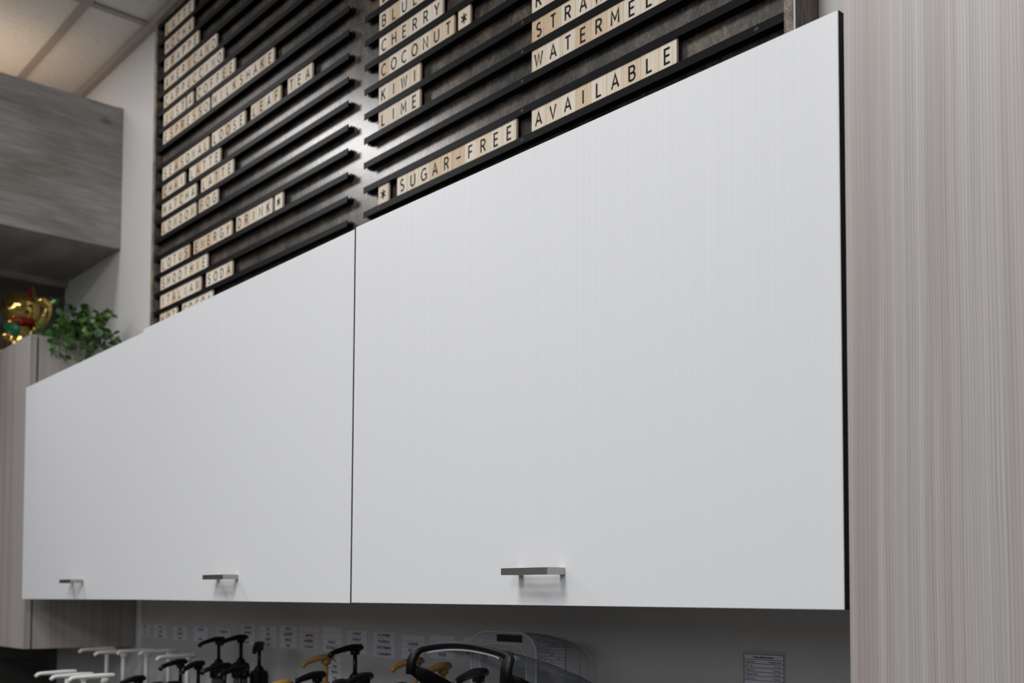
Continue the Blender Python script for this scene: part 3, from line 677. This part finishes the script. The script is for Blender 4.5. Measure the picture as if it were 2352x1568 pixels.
def chart(x0, x1, ztop, rh, rows, lab, zbot, title_gap=0):
    o = obj('recipe_card', B((x0, 1.3586, zbot), (x1, YB - .0002, ztop)), M_PAPER); tag(o, lab, 'note card', 'recipe cards on the back wall')
    sl = obj('sleeve', B((x0 - .0025, 1.3589, zbot - .002), (x1 + .002, YB - .0001, ztop + .005)), M_SLEEVE, o)
    bm = bmesh.new(); b2 = bmesh.new(); z = ztop
    rect(b2, x0, x0 + .0006, zbot, ztop, 1.3584); rect(b2, x1 - .0006, x1, zbot, ztop, 1.3584); rect(b2, x0, x1, ztop - .0006, ztop, 1.3584)
    for i, r in enumerate(rows):
        hh = rh * (1.25 if i == 0 else 1)
        z -= hh; rect(b2, x0, x1, z - .0003, z + .0003, 1.3584)
        if isinstance(r, str):
            if r: text_bm(bm, r, (x0 + x1) / 2, z + hh * .28, rh * .66, bold=True)
        else:
            text_bm(bm, r[0], x0 + .0022, z + hh * .26, rh * .66, 'LEFT', shear=r[2] if len(r) > 2 else 0); text_bm(bm, r[1], x1 - .0045, z + hh * .26, rh * .66, 'RIGHT', shear=r[2] if len(r) > 2 else 0)
    obj('ruled_line', b2, M_INK, o); obj('lettering', bm, M_INK, o)
chart(-1.0105, -.9385, 1.2995, .0063, ['Frappe Measurements', ('Liquid base', 'Powder Base', .25), ('Kid- 5oz', '1 Scoop'), ('Small- 8oz', '2 Scoops'), ('Medium-10oz', '3 Scoops'), ('Large-12oz', '4 Scoops'), '', 'Espresso Milkshake Mea', ('Kid- 5oz', '1 Shot'), ('Small- 8oz', '2 Shots')],
      'frappe measurements chart on the wall beside the tall cabinet', 1.232)
chart(-1.4755, -1.4045, 1.3065, .0060, ['Latte Tight Measurements', 'oz', ('Syrup -  2', ''), ('Mocha - Tbsp Scoop - oz', ''), 'Honey', ('Small  2', 'Large - Tsp'), 'Oz', '', ''],
      'measurements chart on the wall just right of the clear handle', 1.248)

# ------------------------------------------------------------------ blender with a clear hinged hood and black rim
bl = empty('blender', (-1.13, 1.02, .9102), 'blender with a black rimmed clear hood standing open under the widest cabinet', 'blender'); og = bl.location
P('base', (-1.235, .90, .9102), (-1.025, 1.15, 1.02), M_BLK, bl, og, .012)
bm = bmesh.new(); lathe(bm, [(0, 0), (.055, 0), (.075, .17), (.071, .17), (.052, .006), (0, .006)], 24); o = obj('jar', bm, M_CLEAR, bl, True); o.location = Vector((-1.13, 1.03, 1.022)) - og
# hood: cross section across x (arched top) swept along a side profile in y-z
HX0, HX1 = -1.2285, -1.028
def arch(t): return .0110 * math.sin(math.pi * t) ** .8
prof = [(.900, 1.3115), (.925, 1.3080), (.955, 1.3015), (.99, 1.292), (1.03, 1.278), (1.07, 1.260), (1.11, 1.238), (1.15, 1.21), (1.18, 1.18), (1.20, 1.15)]
low = [(.886, 1.288), (.912, 1.276), (.942, 1.262), (.975, 1.245), (1.012, 1.226), (1.05, 1.206), (1.09, 1.184), (1.13, 1.16), (1.165, 1.138), (1.19, 1.12)]
bm = bmesh.new(); N1 = 14; grid = []
for (y, z), (yl, zl) in zip(prof, low):
    row = [bm.verts.new((HX0, yl, zl))]
    for i in range(N1 + 1):
        t = i / N1; row.append(bm.verts.new((HX0 + .004 + (HX1 - HX0 - .008) * t, y, z + arch(t))))
    row.append(bm.verts.new((HX1, yl, zl))); grid.append(row)
for a, b in zip(grid, grid[1:]):
    for i in range(len(a) - 1): bm.faces.new((a[i], a[i + 1], b[i + 1], b[i]))
bmesh.ops.recalc_face_normals(bm, faces=bm.faces[:])
o = obj('hood', bm, M_CLEAR, bl, True); o.location = -og
bm = bmesh.new()
top = [(HX0 + .004 + (HX1 - HX0 - .008) * t, .899, 1.3105 + arch(t)) for t in [i / 16 for i in range(17)]]
loop = [(HX0 - .001, .8880, 1.277), (HX0 - .001, .890, 1.296), (HX0 + .001, .895, 1.307)] + top + [(HX1 - .001, .896, 1.306), (HX1, .8915, 1.296), (HX1 + .001, .8890, 1.276)]
sweep(bm, loop, [.0085] * 3 + [.0056] + [.0050] * 15 + [.0075] + [.010] * 3, .0056, 10, up=(0, 1, 0)); o = obj('hood_rim', bm, M_RIM, bl, True); o.location = -og
bm = bmesh.new(); sweep(bm, [(x + (.007 if i < 2 else -.008 if i > 14 else 0), y + .001, z - .0068 - (.004 if i in (0, 16) else 0)) for i, (x, y, z) in enumerate(top) if 0 < i < 16], .0016, .0016, 8, up=(0, 1, 0)); o = obj('rim_lip', bm, M_LIP, bl, True); o.location = -og
for X in (HX0, HX1):
    bm = bmesh.new(); sweep(bm, [(X, .8925, 1.2830)] + [(X, y, z - .003) for y, z in low[1:]], .0062, [.0075] + [.0112] * 9, 12); o = obj('hood_arm', bm, M_RIM, bl, True); o.location = -og
P('hinge_block', (-1.222, 1.175, .9102), (-1.192, 1.215, 1.13), M_BLK, bl, og, .006); P('hinge_block', (-1.065, 1.175, .9102), (-1.035, 1.215, 1.13), M_BLK, bl, og, .006)
# second clear cover behind it
cv = empty('clear_cover', (-1.394, 1.27, .9102), 'clear arched plastic cover with a dark sticker behind the blender hood', 'blender cover'); og = cv.location
P('base', (-1.479, 1.192, .9102), (-1.308, 1.352, 1.06), M_BLK, cv, og, .012)
def arch_pts(x0, x1, z0, z1, r, n=8):
    p = [(x0, z0)] + [(x0 + r + r * math.cos(math.pi - math.pi / 2 * i / n), z1 - r * .62 + r * .62 * math.sin(math.pi - math.pi / 2 * i / n)) for i in range(n + 1)]
    return p + [(x1 - r + r * math.cos(math.pi / 2 - math.pi / 2 * i / n), z1 - r * .8 + r * .8 * math.sin(math.pi / 2 - math.pi / 2 * i / n)) for i in range(n + 1)] + [(x1, z0)]
bm = bmesh.new(); rows = []
for y, dz, dx in ((1.20, -.002, .002), (1.22, 0, 0), (1.26, -.004, .002), (1.31, -.014, .006), (1.34, -.030, .012)):
    rows.append([bm.verts.new((x, y, z)) for x, z in arch_pts(-1.478 + dx, -1.309 - dx, 1.06, 1.3245 + dz, .042)])
for a, b in zip(rows, rows[1:]):
    for i in range(len(a) - 1): bm.faces.new((a[i], a[i + 1], b[i + 1], b[i]))
bmesh.ops.recalc_face_normals(bm, faces=bm.faces[:])
o = obj('shell', bm, M_CLEAR, cv, True); o.location = -og
outer = arch_pts(-1.478, -1.309, 1.06, 1.3245, .044); inner = arch_pts(-1.454, -1.333, 1.06, 1.3045, .036)
bm = bmesh.new(); vo_ = [bm.verts.new((x, 1.2005, z)) for x, z in outer]; vi_ = [bm.verts.new((x, 1.2005, z)) for x, z in inner]
for i in range(len(vo_) - 1): bm.faces.new((vo_[i], vo_[i + 1], vi_[i + 1], vi_[i]))
o = obj('front_flange', bm, M_FLANGE, cv); o.location = -og; o['label'] = 'clear front flange'
for pts, y in ((outer, 1.20), (inner, 1.20), (inner, 1.325)):
    bm = bmesh.new(); sweep(bm, [(x, y, z) for x, z in pts], .0016, .0016, 8, up=(0, 1, 0)); o = obj('shell_rim', bm, M_LIP, cv, True); o.location = -og
o = P('sticker', (-1.408, 1.1988, 1.3085), (-1.344, 1.2002, 1.3205), simple('dark_sticker', (.02, .02, .024), .4), cv, og); o['label'] = 'dark rectangular sticker on the flange'
